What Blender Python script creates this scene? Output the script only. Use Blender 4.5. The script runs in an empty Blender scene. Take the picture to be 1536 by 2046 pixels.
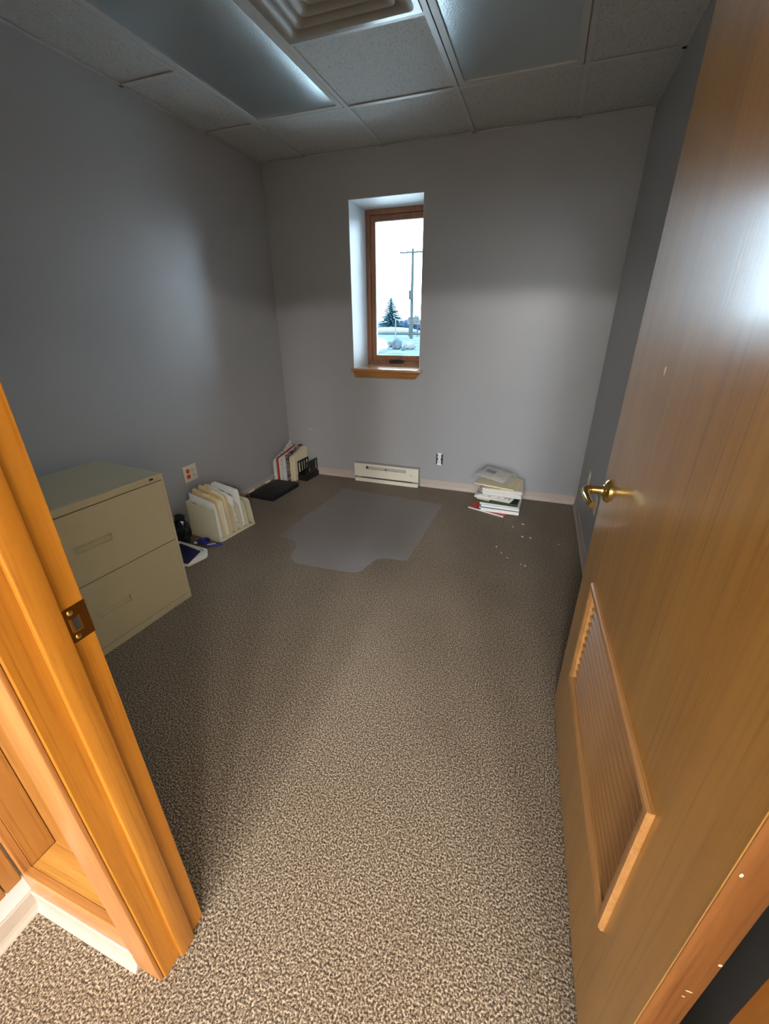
import bpy, bmesh, math, random
from mathutils import Matrix, Vector
random.seed(7)
S = bpy.context.scene
COL = S.collection
PI = math.pi
R_ = math.radians

# ------------------------------------------------------------------ camera
def cam_axes(yaw, pitch, roll):
    cy, sy, cp, sp = math.cos(yaw), math.sin(yaw), math.cos(pitch), math.sin(pitch)
    f = Vector((sy*cp, cy*cp, -sp)); r = Vector((cy, -sy, 0)); u = r.cross(f)
    cr, sr = math.cos(roll), math.sin(roll)
    return cr*r + sr*u, -sr*r + cr*u, f
CAM_H = 1.3409
cd = bpy.data.cameras.new('camera'); cam = bpy.data.objects.new('camera', cd); COL.objects.link(cam)
r, u, f = cam_axes(-0.34609, 0.43224, -0.00542)
m = Matrix((r, u, -f)).transposed().to_4x4(); m.translation = (0, 0, CAM_H)
cam.matrix_world = m
cd.sensor_fit = 'HORIZONTAL'; cd.sensor_width = 36; cd.lens = 825.93/1536*36
cd.clip_start = 0.02; cd.clip_end = 2000
S.camera = cam

# ------------------------------------------------------------------ sky, lights, exposure
vs = S.view_settings
S.display_settings.display_device = 'sRGB'
vs.view_transform = 'Standard'; vs.look = 'None'; vs.gamma = 1; vs.use_curve_mapping = False
vs.exposure = 0.58
SKY = 13.0
HALL_LAMP = {'near': 18.0, 'far': 175.0}
HH, HY = 3.0, -6.6              # lobby ceiling height, lobby back wall
w = bpy.data.worlds.new('overcast_sky'); S.world = w; w.use_nodes = True
bg = w.node_tree.nodes['Background']
bg.inputs[0].default_value = (0.74, 0.93, 1.13, 1); bg.inputs[1].default_value = SKY
def area(name, loc, rot, sx, sy, power, color=(1, 1, 1), portal=False):
    l = bpy.data.lights.new(name, 'AREA'); l.shape = 'RECTANGLE'; l.size = sx; l.size_y = sy
    l.energy = power; l.color = color
    o = bpy.data.objects.new(name, l); COL.objects.link(o); o.location = loc; o.rotation_euler = rot
    if portal: l.cycles.is_portal = True
    return o
area('window_portal', (-1.2, 3.80, 1.56), (-PI/2, 0, 0), 0.5, 1.1, 1, portal=True)
area('hall_window_portal', (0.3, HY-.06, 1.1), (PI/2, 0, 0), 1.6, 1.9, 1, portal=True)

# ------------------------------------------------------------------ materials
def nodes(name):
    mt = bpy.data.materials.new(name); mt.use_nodes = True
    nt = mt.node_tree
    return mt, nt, nt.nodes['Principled BSDF'], nt.nodes, nt.links
def rgb(c): return (c[0], c[1], c[2], 1)
def coords(ns, ls, scale=(1, 1, 1), kind='Object', rot=(0, 0, 0)):
    tc = ns.new('ShaderNodeTexCoord'); mp = ns.new('ShaderNodeMapping')
    mp.inputs['Scale'].default_value = scale; mp.inputs['Rotation'].default_value = rot
    ls.new(tc.outputs[kind], mp.inputs[0]); return mp.outputs[0]
def noise(ns, ls, vec, scale, detail=3, rough=.5, dist=0):
    n = ns.new('ShaderNodeTexNoise'); n.inputs['Scale'].default_value = scale
    n.inputs['Detail'].default_value = detail; n.inputs['Roughness'].default_value = rough
    n.inputs['Distortion'].default_value = dist
    ls.new(vec, n.inputs['Vector']); return n.outputs['Fac']
def ramp(ns, ls, fac, stops):
    rp = ns.new('ShaderNodeValToRGB'); e = rp.color_ramp.elements
    while len(e) < len(stops): e.new(0.5)
    for el, (p, c) in zip(e, stops): el.position = p; el.color = rgb(c)
    ls.new(fac, rp.inputs[0]); return rp.outputs[0]
def bump(ns, ls, bs, h, strength, dist=.01):
    b = ns.new('ShaderNodeBump'); b.inputs['Strength'].default_value = strength
    b.inputs['Distance'].default_value = dist
    ls.new(h, b.inputs['Height']); ls.new(b.outputs[0], bs.inputs['Normal'])
def plain(name, c, rough=.5, metal=0, var=.06, scale=14, bmp=0, bscale=200, spec=.5, coat=0):
    mt, nt, bs, ns, ls = nodes(name)
    v = coords(ns, ls)
    n = noise(ns, ls, v, scale)
    lo = tuple(x*(1-var) for x in c); hi = tuple(min(1, x*(1+var)) for x in c)
    ls.new(ramp(ns, ls, n, [(.3, lo), (.7, hi)]), bs.inputs['Base Color'])
    bs.inputs['Roughness'].default_value = rough; bs.inputs['Metallic'].default_value = metal
    bs.inputs['Specular IOR Level'].default_value = spec; bs.inputs['Coat Weight'].default_value = coat
    if bmp: bump(ns, ls, bs, noise(ns, ls, v, bscale, 2), bmp, .002)
    return mt
def wood(name, dark, mid, light, axis=2, rough=.35, coat=.3, fine=1.0, spec=.5):
    """grain runs along the object axis"""
    mt, nt, bs, ns, ls = nodes(name)
    sc = [9*fine, 9*fine, 9*fine]; sc[axis] = .55*fine
    v = coords(ns, ls, sc)
    n1 = noise(ns, ls, v, 2.2, 4, .55, .6)
    sc2 = [150*fine, 150*fine, 150*fine]; sc2[axis] = 2.6*fine
    v2 = coords(ns, ls, sc2)
    n2 = noise(ns, ls, v2, 1.0, 3, .6)
    c1 = ramp(ns, ls, n1, [(.28, dark), (.5, mid), (.74, light)])
    c2 = ramp(ns, ls, n2, [(.30, (.62, .56, .5)), (.48, (1, 1, 1))])
    mx = ns.new('ShaderNodeMix'); mx.data_type = 'RGBA'; mx.blend_type = 'MULTIPLY'; mx.inputs[0].default_value = .75
    ls.new(c1, mx.inputs[6]); ls.new(c2, mx.inputs[7]); ls.new(mx.outputs[2], bs.inputs['Base Color'])
    bs.inputs['Roughness'].default_value = rough; bs.inputs['Coat Weight'].default_value = coat
    bs.inputs['Coat Roughness'].default_value = .16; bs.inputs['Specular IOR Level'].default_value = spec
    bump(ns, ls, bs, n2, .22, .0012)
    return mt

M = {}
# wall paint: grey eggshell with a roller stipple
mt, nt, bs, ns, ls = nodes('wall_paint')
v = coords(ns, ls); n = noise(ns, ls, v, 1.4, 2)
ls.new(ramp(ns, ls, n, [(.3, (.36, .362, .373)), (.7, (.385, .387, .398))]), bs.inputs['Base Color'])
bs.inputs['Roughness'].default_value = .36; bs.inputs['Specular IOR Level'].default_value = .5
bump(ns, ls, bs, noise(ns, ls, v, 260, 2), .12, .0012)
M['wall'] = mt
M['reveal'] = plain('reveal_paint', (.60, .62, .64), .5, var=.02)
M['hall_wall'] = plain('hall_paint', (.62, .60, .55), .6, var=.03)
M['white_paint'] = plain('white_hall_paint', (.50, .52, .51), .45, var=.03)
# carpet
mt, nt, bs, ns, ls = nodes('carpet')
v = coords(ns, ls)
n1 = noise(ns, ls, v, 200, 2, .6); n2 = noise(ns, ls, v, 60, 2, .5); n3 = noise(ns, ls, v, 2.2, 3, .5)
c = ramp(ns, ls, n1, [(.37, (.044, .030, .020)), (.47, (.134, .096, .063)), (.55, (.262, .205, .142)), (.66, (.50, .412, .30))])
mx = ns.new('ShaderNodeMix'); mx.data_type = 'RGBA'; mx.blend_type = 'MULTIPLY'; mx.inputs[0].default_value = 1
ls.new(c, mx.inputs[6]); ls.new(ramp(ns, ls, n3, [(.3, (.86, .84, .82)), (.7, (1, 1, 1))]), mx.inputs[7])
ls.new(mx.outputs[2], bs.inputs['Base Color']); bs.inputs['Roughness'].default_value = .95
bs.inputs['Specular IOR Level'].default_value = .1; bs.inputs['Sheen Weight'].default_value = .15
bump(ns, ls, bs, n1, .7, .004)
M['carpet'] = mt
# ceiling tile: fissured mineral fibre
mt, nt, bs, ns, ls = nodes('ceiling_tile')
v = coords(ns, ls, (1, .45, 1)); n1 = noise(ns, ls, v, 90, 4, .65, .8)
ls.new(ramp(ns, ls, n1, [(.30, (.34, .34, .325)), (.42, (.52, .52, .50)), (.6, (.56, .56, .54))]), bs.inputs['Base Color'])
bs.inputs['Roughness'].default_value = .8
bump(ns, ls, bs, n1, .8, .006)
M['tile'] = mt
M['grid'] = plain('grid_enamel', (.52, .52, .50), .4, var=.03)
# troffer lens
mt, nt, bs, ns, ls = nodes('prismatic_lens')
v = coords(ns, ls); vo = ns.new('ShaderNodeTexVoronoi'); vo.inputs['Scale'].default_value = 150; ls.new(v, vo.inputs['Vector'])
bs.inputs['Base Color'].default_value = (.46, .53, .56, 1); bs.inputs['Metallic'].default_value = .8; bs.inputs['Roughness'].default_value = .3
bs.inputs['Specular IOR Level'].default_value = .8
bs.inputs['Coat Weight'].default_value = 1; bs.inputs['Coat Roughness'].default_value = .3; bs.inputs['Coat IOR'].default_value = 1.7
bump(ns, ls, bs, vo.outputs['Distance'], .2, .002)
M['lens'] = mt
M['enamel'] = plain('white_enamel', (.62, .62, .60), .28, var=.03)
M['vent'] = plain('vent_enamel', (.30, .275, .235), .22, var=.05)
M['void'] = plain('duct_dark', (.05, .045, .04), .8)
# wood
M['door'] = wood('door_veneer', (.30, .135, .020), (.35, .163, .026), (.40, .195, .035), 2, .3, .5, .8)
M['jamb'] = wood('jamb_oak', (.28, .098, .009), (.335, .125, .012), (.39, .158, .019), 2, .38, .1, 1.2, .3)
M['casing'] = wood('casing_oak', (.27, .105, .026), (.34, .145, .040), (.40, .180, .055), 2, .42, .1, 1.5, .3)
M['sill_oak'] = wood('sill_oak', (.38, .18, .035), (.46, .235, .05), (.52, .28, .07), 0, .42, .15, 1.5)
M['panel_oak'] = wood('panel_oak', (.22, .085, .014), (.27, .11, .02), (.32, .14, .03), 2, .42, .15, 1.4)
M['win_oak'] = wood('window_oak', (.22, .085, .04), (.27, .11, .05), (.32, .14, .06), 2, .4, .2, 1.5)
M['apron'] = wood('apron_oak', (.26, .10, .022), (.36, .155, .04), (.44, .21, .07), 0, .35, .3, 3)
M['stool'] = wood('stool_oak', (.40, .18, .06), (.50, .24, .09), (.58, .30, .12), 0, .22, .6, 2)
M['louver'] = wood('louver_oak', (.36, .16, .045), (.44, .21, .065), (.52, .27, .09), 1, .4, .2, 2)
M['slat_oak'] = wood('slat_oak', (.27, .12, .03), (.35, .165, .048), (.43, .215, .065), 1, .45, .1, 2)
M['edge_wood'] = wood('door_edge', (.14, .046, .010), (.175, .062, .014), (.21, .08, .02), 2, .4, .2, 1)
M['chip'] = plain('bare_wood_chip', (.75, .52, .33), .6)
# vinyl base etc
M['base'] = plain('vinyl_base', (.50, .42, .37), .5, var=.03)
M['hall_base'] = plain('hall_vinyl_base', (.36, .30, .24), .4, var=.03)
M['cabinet'] = plain('putty_steel', (.52, .46, .30), .34, var=.02, bmp=.05, bscale=500)
M['brass'] = plain('polished_brass', (.80, .58, .20), .12, 1, var=.05)
M['bronze'] = plain('aged_brass', (.34, .20, .07), .22, 1, var=.15)
M['black_metal'] = plain('dark_bronze', (.02, .02, .02), .3)
M['plate'] = plain('ivory_plate', (.72, .68, .56), .35, var=.02)
M['ivory'] = plain('ivory_receptacle', (.66, .61, .48), .35, var=.02)
M['orange'] = plain('orange_receptacle', (.62, .10, .03), .35, var=.05)
M['slot'] = plain('slot_dark', (.02, .018, .015), .6)
M['heater'] = plain('heater_enamel', (.80, .76, .64), .32, var=.02)
M['heater_grey'] = plain('heater_top', (.48, .47, .43), .4, var=.04)
M['fin'] = plain('heater_fins', (.34, .31, .25), .4, .4, var=.2, scale=60)
M['cream'] = plain('cream_plastic', (.66, .61, .45), .38, var=.02)
M['manila'] = plain('manila_card', (.78, .60, .32), .7, var=.05)
M['manila_pale'] = plain('pale_manila_card', (.84, .74, .52), .7, var=.04)
def paper_mat(name, c, ink, scale, amount):
    mt, nt, bs, ns, ls = nodes(name)
    v = coords(ns, ls); n = noise(ns, ls, v, scale, 4, .7)
    ls.new(ramp(ns, ls, n, [(amount, ink), (amount+.08, c), (.8, c)]), bs.inputs['Base Color'])
    bs.inputs['Roughness'].default_value = .65
    return mt
M['paper'] = plain('white_paper', (.85, .84, .80), .7, var=.04, scale=40)
M['paper_cool'] = plain('cool_white_paper', (.80, .83, .84), .7, var=.05, scale=50)
M['printed'] = paper_mat('printed_paper', (.80, .78, .74), (.22, .2, .2), 38, .40)
M['magazine'] = paper_mat('magazine_paper', (.50, .42, .36), (.10, .07, .06), 30, .46)
M['red'] = plain('red_card', (.55, .07, .04), .5, var=.1)
M['green'] = plain('dark_green_card', (.035, .055, .018), .6, var=.2)
M['white_vinyl'] = plain('white_binder_vinyl', (.86, .87, .86), .35, var=.02)
M['navy'] = plain('navy_vinyl', (.008, .009, .06), .35, var=.1)
M['royal'] = plain('royal_blue_plastic', (.02, .02, .26), .25, var=.3, scale=60)
M['black'] = plain('black_plastic', (.012, .012, .012), .45, var=.2)
M['black_matt'] = plain('black_leatherette', (.012, .012, .013), .55, var=.2, bmp=.2, bscale=400)
M['bag'] = plain('dark_bag', (.012, .016, .018), .18, var=.4, scale=20)
M['cardboard'] = plain('brown_cardboard', (.22, .13, .06), .7, var=.2)
M['calc'] = plain('calculator_grey', (.52, .51, .46), .45, var=.03)
M['lcd'] = plain('lcd_grey', (.13, .14, .12), .2, var=.1)
M['pink'] = plain('pale_eraser', (.62, .48, .44), .6)
M['scrap'] = plain('scrap_paper', (.85, .80, .68), .7)
# clear plastic
def clear(name, tint, fac, rough, bscale=0, bst=.3):
    mt, nt, bs, ns, ls = nodes(name)
    bs.inputs['Base Color'].default_value = rgb(tint); bs.inputs['Roughness'].default_value = rough
    tr = ns.new('ShaderNodeBsdfTransparent'); mx = ns.new('ShaderNodeMixShader')
    lw = ns.new('ShaderNodeLayerWeight'); lw.inputs['Blend'].default_value = .3
    mr = ns.new('ShaderNodeMapRange'); mr.inputs['To Min'].default_value = fac[0]; mr.inputs['To Max'].default_value = fac[1]
    ls.new(lw.outputs['Facing'], mr.inputs['Value']); ls.new(mr.outputs[0], mx.inputs[0])
    ls.new(tr.outputs[0], mx.inputs[1]); ls.new(bs.outputs[0], mx.inputs[2])
    ls.new(mx.outputs[0], ns['Material Output'].inputs[0])
    if bscale: bump(ns, ls, bs, noise(ns, ls, coords(ns, ls), bscale, 2), bst, .004)
    return mt
M['mat'] = clear('clear_vinyl_mat', (.40, .355, .33), (.22, .95), .45, 12, .1)
M['blister'] = clear('clear_bag', (.75, .76, .75), (.05, .45), .1, 45, .8)
# window glass: thin, mostly transparent
mt, nt, bs, ns, ls = nodes('window_glass')
gl = ns.new('ShaderNodeBsdfGlossy'); gl.inputs['Roughness'].default_value = .02
tr = ns.new('ShaderNodeBsdfTransparent'); tr.inputs[0].default_value = (.95, .985, .98, 1)
fr = ns.new('ShaderNodeFresnel'); fr.inputs[0].default_value = 1.45
mx = ns.new('ShaderNodeMixShader'); ls.new(fr.outputs[0], mx.inputs[0]); ls.new(tr.outputs[0], mx.inputs[1]); ls.new(gl.outputs[0], mx.inputs[2])
ls.new(mx.outputs[0], ns['Material Output'].inputs[0])
M['glass'] = mt
# outdoors
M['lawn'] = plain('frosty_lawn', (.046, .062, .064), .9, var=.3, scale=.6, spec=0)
M['bounce_pale'] = plain('bounce_slab_pale', (.58, .59, .58), .9, var=.12, scale=2, spec=0)  # pale colour of the added slab that bounces daylight indoors
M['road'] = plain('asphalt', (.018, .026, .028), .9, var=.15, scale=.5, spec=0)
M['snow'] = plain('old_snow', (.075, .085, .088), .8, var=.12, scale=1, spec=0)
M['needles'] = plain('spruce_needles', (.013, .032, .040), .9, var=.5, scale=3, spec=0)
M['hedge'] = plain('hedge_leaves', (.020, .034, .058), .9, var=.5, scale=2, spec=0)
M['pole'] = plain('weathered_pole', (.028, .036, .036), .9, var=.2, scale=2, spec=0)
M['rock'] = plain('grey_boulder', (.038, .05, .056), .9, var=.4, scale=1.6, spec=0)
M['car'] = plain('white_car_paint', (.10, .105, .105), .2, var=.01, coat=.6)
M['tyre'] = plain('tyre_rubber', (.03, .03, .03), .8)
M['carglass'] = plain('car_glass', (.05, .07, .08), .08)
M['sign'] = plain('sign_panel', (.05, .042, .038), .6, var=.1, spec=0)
# lit lens of the hall lamps
for k_, col_ in (('near', (1, .83, .60, 1)), ('far', (1, .965, .93, 1))):
    mt, nt, bs, ns, ls = nodes('lit_lens_'+k_)
    bs.inputs['Base Color'].default_value = (.8, .8, .8, 1)
    bs.inputs['Emission Color'].default_value = col_; bs.inputs['Emission Strength'].default_value = HALL_LAMP[k_]
    M['lit_'+k_] = mt

# ------------------------------------------------------------------ mesh helpers
class MB:
    def __init__(s): s.bm = bmesh.new()
    def _xf(s, vs_, Mx):
        if Mx is not None: bmesh.ops.transform(s.bm, matrix=Mx, verts=vs_)
    def box(s, lo, hi, Mx=None, bev=0, seg=2):
        lo, hi = [min(a, b) for a, b in zip(lo, hi)], [max(a, b) for a, b in zip(lo, hi)]
        vs_ = [s.bm.verts.new((x, y, z)) for x in (lo[0], hi[0]) for y in (lo[1], hi[1]) for z in (lo[2], hi[2])]
        fs = [s.bm.faces.new([vs_[i] for i in q]) for q in ((0,1,3,2),(4,6,7,5),(0,4,5,1),(2,3,7,6),(0,2,6,4),(1,5,7,3))]
        if bev:
            es = list({e for f_ in fs for e in f_.edges})
            res = bmesh.ops.bevel(s.bm, geom=es, offset=bev, segments=seg, profile=.5, affect='EDGES')
            vs_ = list({v_ for v_ in vs_ if v_.is_valid} | set(res['verts']))
        s._xf(vs_, Mx); return s
    def prism(s, pts, axis, a0, a1, Mx=None, bev=0):
        def P(p, a):
            q = [0, 0, 0]; o = [i for i in range(3) if i != axis]
            q[axis] = a; q[o[0]] = p[0]; q[o[1]] = p[1]; return q
        A = [s.bm.verts.new(P(p, a0)) for p in pts]; B = [s.bm.verts.new(P(p, a1)) for p in pts]
        n = len(pts); fs = [s.bm.faces.new(A[::-1]), s.bm.faces.new(B)]
        for i in range(n): fs.append(s.bm.faces.new((A[i], A[(i+1) % n], B[(i+1) % n], B[i])))
        vs_ = A+B
        if bev:
            es = list({e for f_ in fs for e in f_.edges})
            res = bmesh.ops.bevel(s.bm, geom=es, offset=bev, segments=2, profile=.5, affect='EDGES')
            vs_ = list({v_ for v_ in vs_ if v_.is_valid} | set(res['verts']))
        s._xf(vs_, Mx); return s
    def quadstrip(s, rows, closed=False):
        V = [[s.bm.verts.new(p) for p in row] for row in rows]
        for i in range(len(V)-1):
            m_ = len(V[i])
            for j in range(m_ if closed else m_-1):
                s.bm.faces.new((V[i][j], V[i][(j+1) % m_], V[i+1][(j+1) % m_], V[i+1][j]))
        return V
    def tube(s, path, rad, n=12, cap=True):
        path = [Vector(p) for p in path]; rads = rad if isinstance(rad, (list, tuple)) else [rad]*len(path)
        rows = []; up = None
        for i, p in enumerate(path):
            t = (path[min(i+1, len(path)-1)]-path[max(i-1, 0)]).normalized()
            if up is None: up = Vector((0, 0, 1)) if abs(t.z) < .9 else Vector((1, 0, 0))
            a = t.cross(up).normalized(); b = a.cross(t).normalized(); up = b
            rows.append([p+rads[i]*(math.cos(2*PI*k/n)*a+math.sin(2*PI*k/n)*b) for k in range(n)])
        V = s.quadstrip(rows, True)
        if cap:
            s.bm.faces.new(V[0][::-1]); s.bm.faces.new(V[-1])
        return s
    def lathe(s, prof, n=24, Mx=None):
        rows = [[Vector((r*math.cos(2*PI*k/n), r*math.sin(2*PI*k/n), z)) for k in range(n)] for r, z in prof]
        if Mx is not None: rows = [[Mx @ p for p in row] for row in rows]
        V = s.quadstrip(rows, True)
        s.bm.faces.new(V[0][::-1]); s.bm.faces.new(V[-1]); return s
    def blob(s, c, rad, jitter=.2, sub=2, seed=0, flat=None):
        rn = random.Random(seed)
        res = bmesh.ops.create_icosphere(s.bm, subdivisions=sub, radius=1)
        for v_ in res['verts']:
            k = 1+rn.uniform(-jitter, jitter)
            v_.co = Vector((v_.co.x*rad[0]*k, v_.co.y*rad[1]*k, v_.co.z*rad[2]*k))
            if flat is not None: v_.co.z = max(v_.co.z, flat)
            v_.co += Vector(c)
        return s
    def build(s, name, mat, parent=None, smooth=False, label=None):
        bmesh.ops.recalc_face_normals(s.bm, faces=s.bm.faces)
        me = bpy.data.meshes.new(name); s.bm.to_mesh(me); s.bm.free()
        me.materials.append(mat)
        if smooth:
            for p in me.polygons: p.use_smooth = True
            me.set_sharp_from_angle(angle=R_(38))
        o = bpy.data.objects.new(name, me); COL.objects.link(o)
        if parent is not None: o.parent = parent
        if label: o['label'] = label
        return o
def link_mesh(name, me, parent, loc=(0, 0, 0), rot=(0, 0, 0)):
    o = bpy.data.objects.new(name, me); COL.objects.link(o); o.parent = parent; o.location = loc; o.rotation_euler = rot; return o
def thing(name, label, cat, loc=(0, 0, 0), rotz=0, group=None):
    o = bpy.data.objects.new(name, None); COL.objects.link(o); o.location = loc; o.rotation_euler = (0, 0, rotz)
    o.empty_display_size = .05
    o['label'] = label; o['category'] = cat
    if group: o['group'] = group
    return o
def tag(o, label, cat, group=None):
    o['label'] = label; o['category'] = cat
    if group: o['group'] = group
    return o
def struct(o, label=None):
    o['kind'] = 'structure'
    if label: o['label'] = label
    return o
def holder(name, loc=(0, 0, 0), rotz=0, label=None):
    o = bpy.data.objects.new(name, None); COL.objects.link(o); o.location = loc; o.rotation_euler = (0, 0, rotz)
    return struct(o, label)
def copy_tree(o, parent=None):
    c = o.copy(); COL.objects.link(c)
    if parent is not None: c.parent = parent
    for ch in list(o.children): copy_tree(ch, c)
    return c
T_ = Matrix.Translation
def RZ(a): return Matrix.Rotation(R_(a), 4, 'Z')
def RX(a): return Matrix.Rotation(R_(a), 4, 'X')
def RY(a): return Matrix.Rotation(R_(a), 4, 'Y')

# ------------------------------------------------------------------ room constants
L, R, D, H = -2.183, 0.407, 3.371, 2.417
FY0, FY1 = 0.21, 0.33            # front (door) wall
JX0, JX1 = -0.606, 0.310         # door opening
WX0, WX1, WZ0, WZ1, WY = -1.485, -0.912, 0.985, 2.145, 3.78

# floor
struct(MB().box((L-.2, HY-.15, -.12), (4.3, D+.1, 0)).build('floor', M['carpet']), 'brown and beige flecked loop carpet running through the doorway')
# walls
b = MB()
b.box((L-.12, D, 0), (WX0, WY, H+.15)).box((WX1, D, 0), (R+.12, WY, H+.15))
b.box((WX0, D, 0), (WX1, WY, WZ0-.02)).box((WX0, D, WZ1), (WX1, WY, H+.15))
struct(b.build('wall_back', M['wall']), 'grey painted end wall with a deep narrow window recess')
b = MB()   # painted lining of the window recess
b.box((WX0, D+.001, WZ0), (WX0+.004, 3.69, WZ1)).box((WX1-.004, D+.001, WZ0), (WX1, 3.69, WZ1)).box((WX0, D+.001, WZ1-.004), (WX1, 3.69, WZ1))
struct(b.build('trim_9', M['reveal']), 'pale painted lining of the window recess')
struct(MB().box((L-.12, FY1, 0), (L, D, H+.15)).build('wall_left', M['wall']), 'grey painted long wall behind the filing cabinet')
struct(MB().box((R, FY1, 0), (R+.12, D, H+.15)).build('wall_right', M['wall']), 'grey painted wall behind the open door')
b = MB()
b.box((L-.12, .285, 0), (-.63, FY1, H+.15)).box((-.69, .225, 2.05), (JX1+.02, FY1, HH+.15))
b.box((-1.25, FY0+.005, 2.05), (-.69, .285, HH+.15))
b.box((JX1+.02, FY0, 0), (4.3, FY1, HH+.15))
struct(b.build('wall_front', M['wall']), 'wall that holds the doorway')
# hall beyond the doorway (behind the camera)
struct(MB().box((-1.25, HY-.15, 0), (-1.013, .285, HH+.15)).build('wall_hall_left', M['white_paint']), 'white painted hall wall')
struct(MB().box((4.1, HY-.15, 0), (4.3, FY0, HH+.15)).build('wall_hall_right', M['hall_wall']))
b = MB()
b.box((-1.25, HY-.15, 0), (-.5, HY, HH+.15)).box((1.1, HY-.15, 0), (4.3, HY, HH+.15)).box((-.5, HY-.15, 2.05), (1.1, HY, HH+.15)).box((-.5, HY-.15, 0), (1.1, HY, .15))
struct(b.build('wall_hall_back', M['hall_wall']))
w2 = holder('window_2', (.3, HY-.07, .15), 0, 'glazed hall front behind the camera')
b = MB(); b.box((-.8, -.03, 0), (.8, .03, .05)).box((-.8, -.03, 1.85), (.8, .03, 1.9))
for x in (-.8, -.025, .75): b.box((x, -.03, .05), (x+.05, .03, 1.85))
b.build('frame', M['win_oak'], w2)
for x in (-.75, .025): MB().box((x, -.004, .05), (x+.725, .004, 1.85)).build('glass', M['glass'], w2)
struct(MB().box((-1.25, HY-.15, HH), (4.3, FY0, HH+.15)).build('ceiling_hall', M['tile']))

# ------------------------------------------------------------------ ceiling: slab, grid bars, tiles
ceil = struct(MB().box((L-.12, FY1, H+.13), (R+.12, D, H+.2)).build('ceiling', M['tile']), 'suspended ceiling of fissured tiles in a metal grid')
TS = .6096
GX, GY = -1.2083, 2.780
xs = [L, GX-TS, GX, GX+TS, GX+2*TS, R]
ys = [D, GY, GY-TS, GY-2*TS, GY-3*TS, FY1]
BW = .012
# runners along y, cross bars along x
for x in xs[1:-1]:
    b = MB(); b.box((x-BW, FY1, H), (x+BW, D, H+.004)).box((x-.003, FY1, H+.004), (x+.003, D, H+.035)); b.build('grid_bar', M['grid'], ceil)
for y in ys[1:-1]:
    for i in range(5):
        if i in (1, 3) and y == ys[2]: continue      # the troffers span this joint
        b = MB(); b.box((xs[i]+(BW if i else 0), y-BW, H), (xs[i+1]-(BW if i < 4 else 0), y+BW, H+.004)); b.build('grid_bar', M['grid'], ceil)
b = MB(); b.box((L, FY1, H), (L+.02, D, H+.003)).box((R-.02, FY1, H), (R, D, H+.003)).box((L+.02, D-.02, H), (R-.02, D, H+.003)).box((L+.02, FY1, H), (R-.02, FY1+.02, H+.003))
b.build('wall_angle', M['grid'], ceil)
skip = {(1, 1), (1, 2), (3, 1), (3, 2), (2, 2)}
shared = {}
for i in range(5):
    for j in range(5):
        if (i, j) in skip: continue
        x0, x1, y1, y0 = xs[i]+.005, xs[i+1]-.005, ys[j]-.005, ys[j+1]+.005
        key = (round(x1-x0, 3), round(y1-y0, 3))
        if key not in shared:
            hx, hy = (x1-x0)/2, (y1-y0)/2
            bb = MB(); bb.box((-hx, -hy, 0), (hx, hy, .018), bev=.004, seg=1)
            o = bb.build('ceiling_tile', M['tile'], ceil); shared[key] = o.data
            o.location = ((x0+x1)/2, (y0+y1)/2, H+.0065)
        else:
            link_mesh('ceiling_tile', shared[key], ceil, ((x0+x1)/2, (y0+y1)/2, H+.0065), (0, 0, 0))
# troffers
def troffer(cx, label, lit=False, cy=(ys[1]+ys[3])/2, mat=None, z=H, sag=.012):
    t = thing('ceiling_light', label, 'light', (cx, cy, z))
    w_, l_ = TS/2-.014, TS-.014
    e = .032
    b = MB()
    for s_ in (-1, 1):
        b.prism([(s_*w_, .005), (s_*(w_-.004), .0), (s_*(w_-e), .0), (s_*(w_-e), .012), (s_*w_, .02)], 1, -l_, l_)
        b.box((-w_+e, s_*l_, .0), (w_-e, s_*(l_-e), .012))
    b.build('frame', M['grid'], t)
    b = MB(); wl, ll = w_-e, l_-e; rows = []      # acrylic lens, sagging between its edges
    for i in range(29):
        v_ = -1+2*i/28; row_ = []
        for j in range(17):
            u_ = -1+2*j/16
            row_.append(Vector((u_*wl, v_*ll, .006-sag*(1-abs(u_)**2.6)*(1-abs(v_)**8))))
        rows.append(row_)
    b.quadstrip(rows); b.build('lens', mat or M['lens'], t, True)
    b = MB(); b.box((-w_, -l_, .021), (w_, l_, .10)); b.build('housing', M['enamel'], t)
    return t
troffer((xs[1]+xs[2])/2, 'unlit troffer light with bluish lens reflecting the window, nearer the filing cabinet', sag=.036)
troffer((xs[3]+xs[4])/2, 'unlit grey troffer light lens on the door side of the air vent', sag=.001)
# diffuser
vx, vy = (xs[2]+xs[3])/2, (ys[2]+ys[3])/2
t = thing('ceiling_vent', 'square glossy metal air diffuser with stepped louvers between the two troffers', 'vent', (vx, vy, H))
def sq_ring(s0, z0, s1, z1, th=.0025, rc=.02):
    """sheet ring with rounded corners from half size s0 at z0 to s1 at z1"""
    def sq(s_, z):
        pts = []
        for cx, cy, a0 in ((1, 1, 0), (-1, 1, 90), (-1, -1, 180), (1, -1, 270)):
            for k in range(4):
                a = R_(a0+30*k); pts.append(Vector((cx*(s_-rc)+rc*math.cos(a), cy*(s_-rc)+rc*math.sin(a), z)))
        return pts
    b = MB(); rows = []
    N = 5
    for k in range(N+1):
        q = k/N; rows.append(sq(s0+(s1-s0)*q, z0+(z1-z0)*q**1.7))
    for k in range(N, -1, -1):
        q = k/N; rows.append(sq(s0+(s1-s0)*q-.001, z0+(z1-z0)*q**1.7+th))
    rows.append(rows[0]); b.quadstrip(rows, True); bmesh.ops.remove_doubles(b.bm, verts=b.bm.verts, dist=1e-5)
    return b
b = MB(); hw = TS/2-.013
for s_ in (-1, 1):
    b.box((s_*hw, -hw, -.004), (s_*(hw-.03), hw, .004)); b.box((-hw+.03, s_*hw, -.004), (hw-.03, s_*(hw-.03), .004))
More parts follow.
